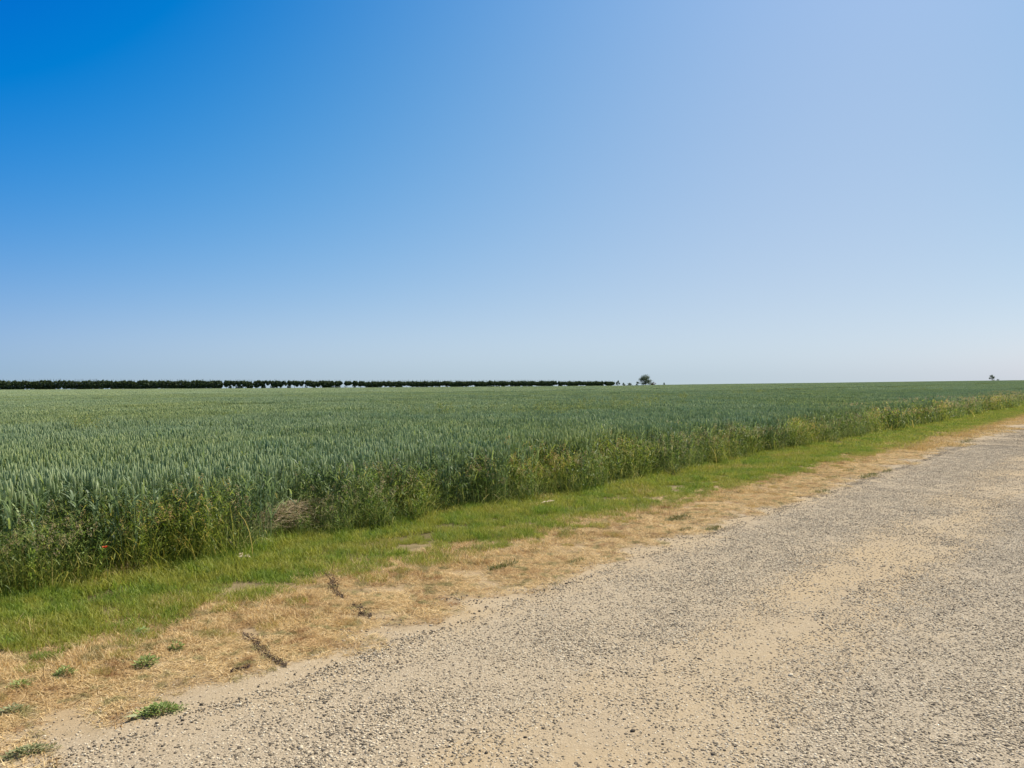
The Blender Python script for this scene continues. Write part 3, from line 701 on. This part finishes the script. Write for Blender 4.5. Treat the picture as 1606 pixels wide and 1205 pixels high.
litter(362, 1062, 394, 1050, .03, 'faint thin dark dead stalk just left of the longest one')

# dead grass lying over the margin
M_dg = simple('dead_grass', [(0, (.36, .27, .18)), (.5, (.58, .45, .31)), (1, (.76, .63, .45))])
dz = float(nz(*dead)); root = tag(empty('dead_grass_mound', (dead[0], dead[1], dz)), 'pinkish-brown mound of dead lying grass in the edge of the wheat', 'dead grass')
n = 1500; k = rng.normal(0, 1, (n, 2)); rd = np.hypot(*k.T)
P = W(k[:, 0]*.32, k[:, 1]*.14); hz = .34*np.exp(-rd**2*.12)
P = np.stack([P[:, 0], P[:, 1], hz*unif(.55, 1.05, n)], -1)
g = Geo(); blades(g, P, .75+rng.normal(0, .6, n)+math.pi*rng.integers(0, 2, n), unif(.08, .22, n), unif(1.4, 1.75, n), unif(0, .4, n), unif(.003, .006, n), 0, 3); link('thatch', g.me('thatch', M_dg), root)
g = Geo(); n = 260; P = W(unif(-.3, .3, n), unif(-.2, .2, n)); P = np.stack([P[:, 0], P[:, 1], 0*n+unif(0, .02, n)], -1)
blades(g, P, unif(0, 6.28, n), unif(.12, .38, n), unif(0, .5, n), unif(.2, 1.4, n), .005, 0, 3); link('grass_blade', g.me('grass_blade', M_m), root)['kind'] = 'stuff'

# poppy
M_red = simple('poppy_petal', [(0, (.55, .05, .02)), (1, (.75, .12, .03))]); M_blk = simple('poppy_heart', [(0, (.02, .02, .02)), (1, (.03, .03, .03))], 0)
pc = pix(176, 918); zc_ = float(nz(*pc)); root = tag(empty('poppy', (pc[0]-.02, pc[1]-.04, zc_)), 'single small red-orange poppy flower low in the dark front of the wheat edge', 'poppy')
g = Geo(); tubes(g, [[0, 0, 0], [.01, -.01, .16]], [[.01, -.01, .16], [0, -.03, .30]], .0025, .002, 0, 5); link('stem', g.me('stem', M_wd), root)
for i in range(4):
    g = Geo(); blades(g, np.array([[0, -.03, .30]]), i*1.57, .022, .5, .8, .024, 0, 4, np.array([i/3]), [.3, .9, 1.1, 1, .6]); link('petal', g.me('petal', M_red), root)
g = Geo(); spindles(g, np.array([[0, -.03, .298]]), np.array([[0, 0, 1.]]), .014, .01, 0, np.array([.5])); link('seed_head', g.me('seed_head', M_blk), root)

# tufts on the bare edge of the track
def tuft(px, py, ln_, wd, h_, n, label):
    c = P3(px, py); root = tag(empty('grass_tuft', c), label, 'grass tuft', 'grass tufts on the bare edge of the track')
    a = unif(-1, 1, n); b = rng.normal(0, .4, n); q = W(a*ln_/2, b*wd/2*np.sqrt(1-a*a*.9)); P = np.stack([q[:, 0], q[:, 1], 0*a], -1)
    g = Geo(); blades(g, P, unif(0, 6.28, n), unif(.4, 1, n)*h_, unif(.2, 1.1, n), unif(.1, .8, n), .005, 0, 3); link('foliage', g.me('foliage', M_tf), root)
M_tf = simple('tuft_blades', [(0, (.07, .09, .02)), (.6, (.15, .17, .045)), (1, (.33, .30, .12))])
M_dk2 = simple('tuft_thatch', [(0, (.08, .06, .03)), (1, (.20, .15, .08))], 0)
for a in ((1363, 749, .75, .3, .05, 420, 'long narrow dark green tuft on the bare sandy edge of the track'),
          (1390, 741, .6, .2, .04, 200, 'thin green-brown streak of grass just beyond the long narrow tuft'),
          (1301, 753, .8, .35, .04, 300, 'brown-green tuft left of the long narrow one'),
          (1290, 773, .4, .3, .04, 220, 'small oval green tuft alone on pale sand, nearer than the brown-green one'),
          (1331, 741, .5, .3, .04, 220, 'small olive tuft beyond the brown-green one'),
          (1118, 832, .3, .2, .04, 180, 'dark little tuft at the gravel edge, nearest of those on the sand'),
          (1074, 834, .25, .16, .035, 130, 'faint olive tuft just left of the dark little one'),
          (1064, 815, .42, .28, .06, 320, 'bright green tuft in the dry grass above the faint olive one'),
          (1516, 694, 1.3, .5, .06, 320, 'farthest dark tuft on the sandy edge near the right of the photo'),
          (905, 882, .22, .14, .04, 120, 'small olive tuft where dry grass thins out to sand in mid verge'),
          (790, 892, .36, .2, .05, 300, 'green-brown patch of short grass in the scorched strip, left of centre')):
    tuft(*a)

# bigger stones
def stone(px, py, sz, rn, label):
    c = P3(px, py); me = stone_mesh('stone', np.zeros((1, 3)), np.array([sz]))
    me.attributes['rnd'].data.foreach_set('value', np.full(12, rn, np.float32))
    o = link('stone', me, loc=c); o.rotation_euler = (0, 0, px); tag(o, label, 'stone', 'larger stones lying on the track')
for a in ((1097, 1036, .026, .02, 'dark round stone alone on smooth sand in the middle of the track'),
          (927, 1045, .026, .08, 'dark stone at the border of grey gravel and sand, left of the middle'),
          (852, 1147, .022, .05, 'small dark stone on sand near the bottom centre'),
          (824, 1161, .022, .05, 'small dark stone just left and below of its twin near the bottom centre'),
          (992, 1151, .027, .03, 'dark angular stone in the gravel streak at bottom centre right'),
          (1064, 895, .028, .05, 'dark stone up the track above the middle gravel'),
          (1118, 1187, .028, .12, 'grey stone at the bottom edge right of centre'),
          (472, 1177, .024, .9, 'white stone at the bottom left of the track'),
          (376, 1108, .024, .9, 'pale stone on the left margin of the gravel'),
          (763, 1185, .026, .08, 'dark stone at the bottom edge left of centre'),
          (1240, 1062, .03, .97, 'pale stone beside the smooth sandy hollow'),
          (888, 918, .03, .06, 'dark stone on the pale sand left edge of the track')):
    stone(*a)
# pale dry leaves caught in the verge
for px, py, lb in ((380, 884, 'pale curled dry leaf at the shaded edge of the verge, left'), (856, 797, 'pale brown dry leaf on the verge below the tall grass, centre')):
    g = Geo(); n = 7; blades(g, np.stack([unif(-.05, .05, n), unif(-.03, .03, n), unif(.04, .07, n)], -1), unif(0, 6.28, n), unif(.05, .1, n), 1.3, .4, .03, 0, 4, unif(.7, 1, n), [.3, 1, 1, .7, .1])
    o = link('dry_leaf', g.me('dry_leaf', M_dg), loc=P3(px, py)); tag(o, lb, 'dry leaf')
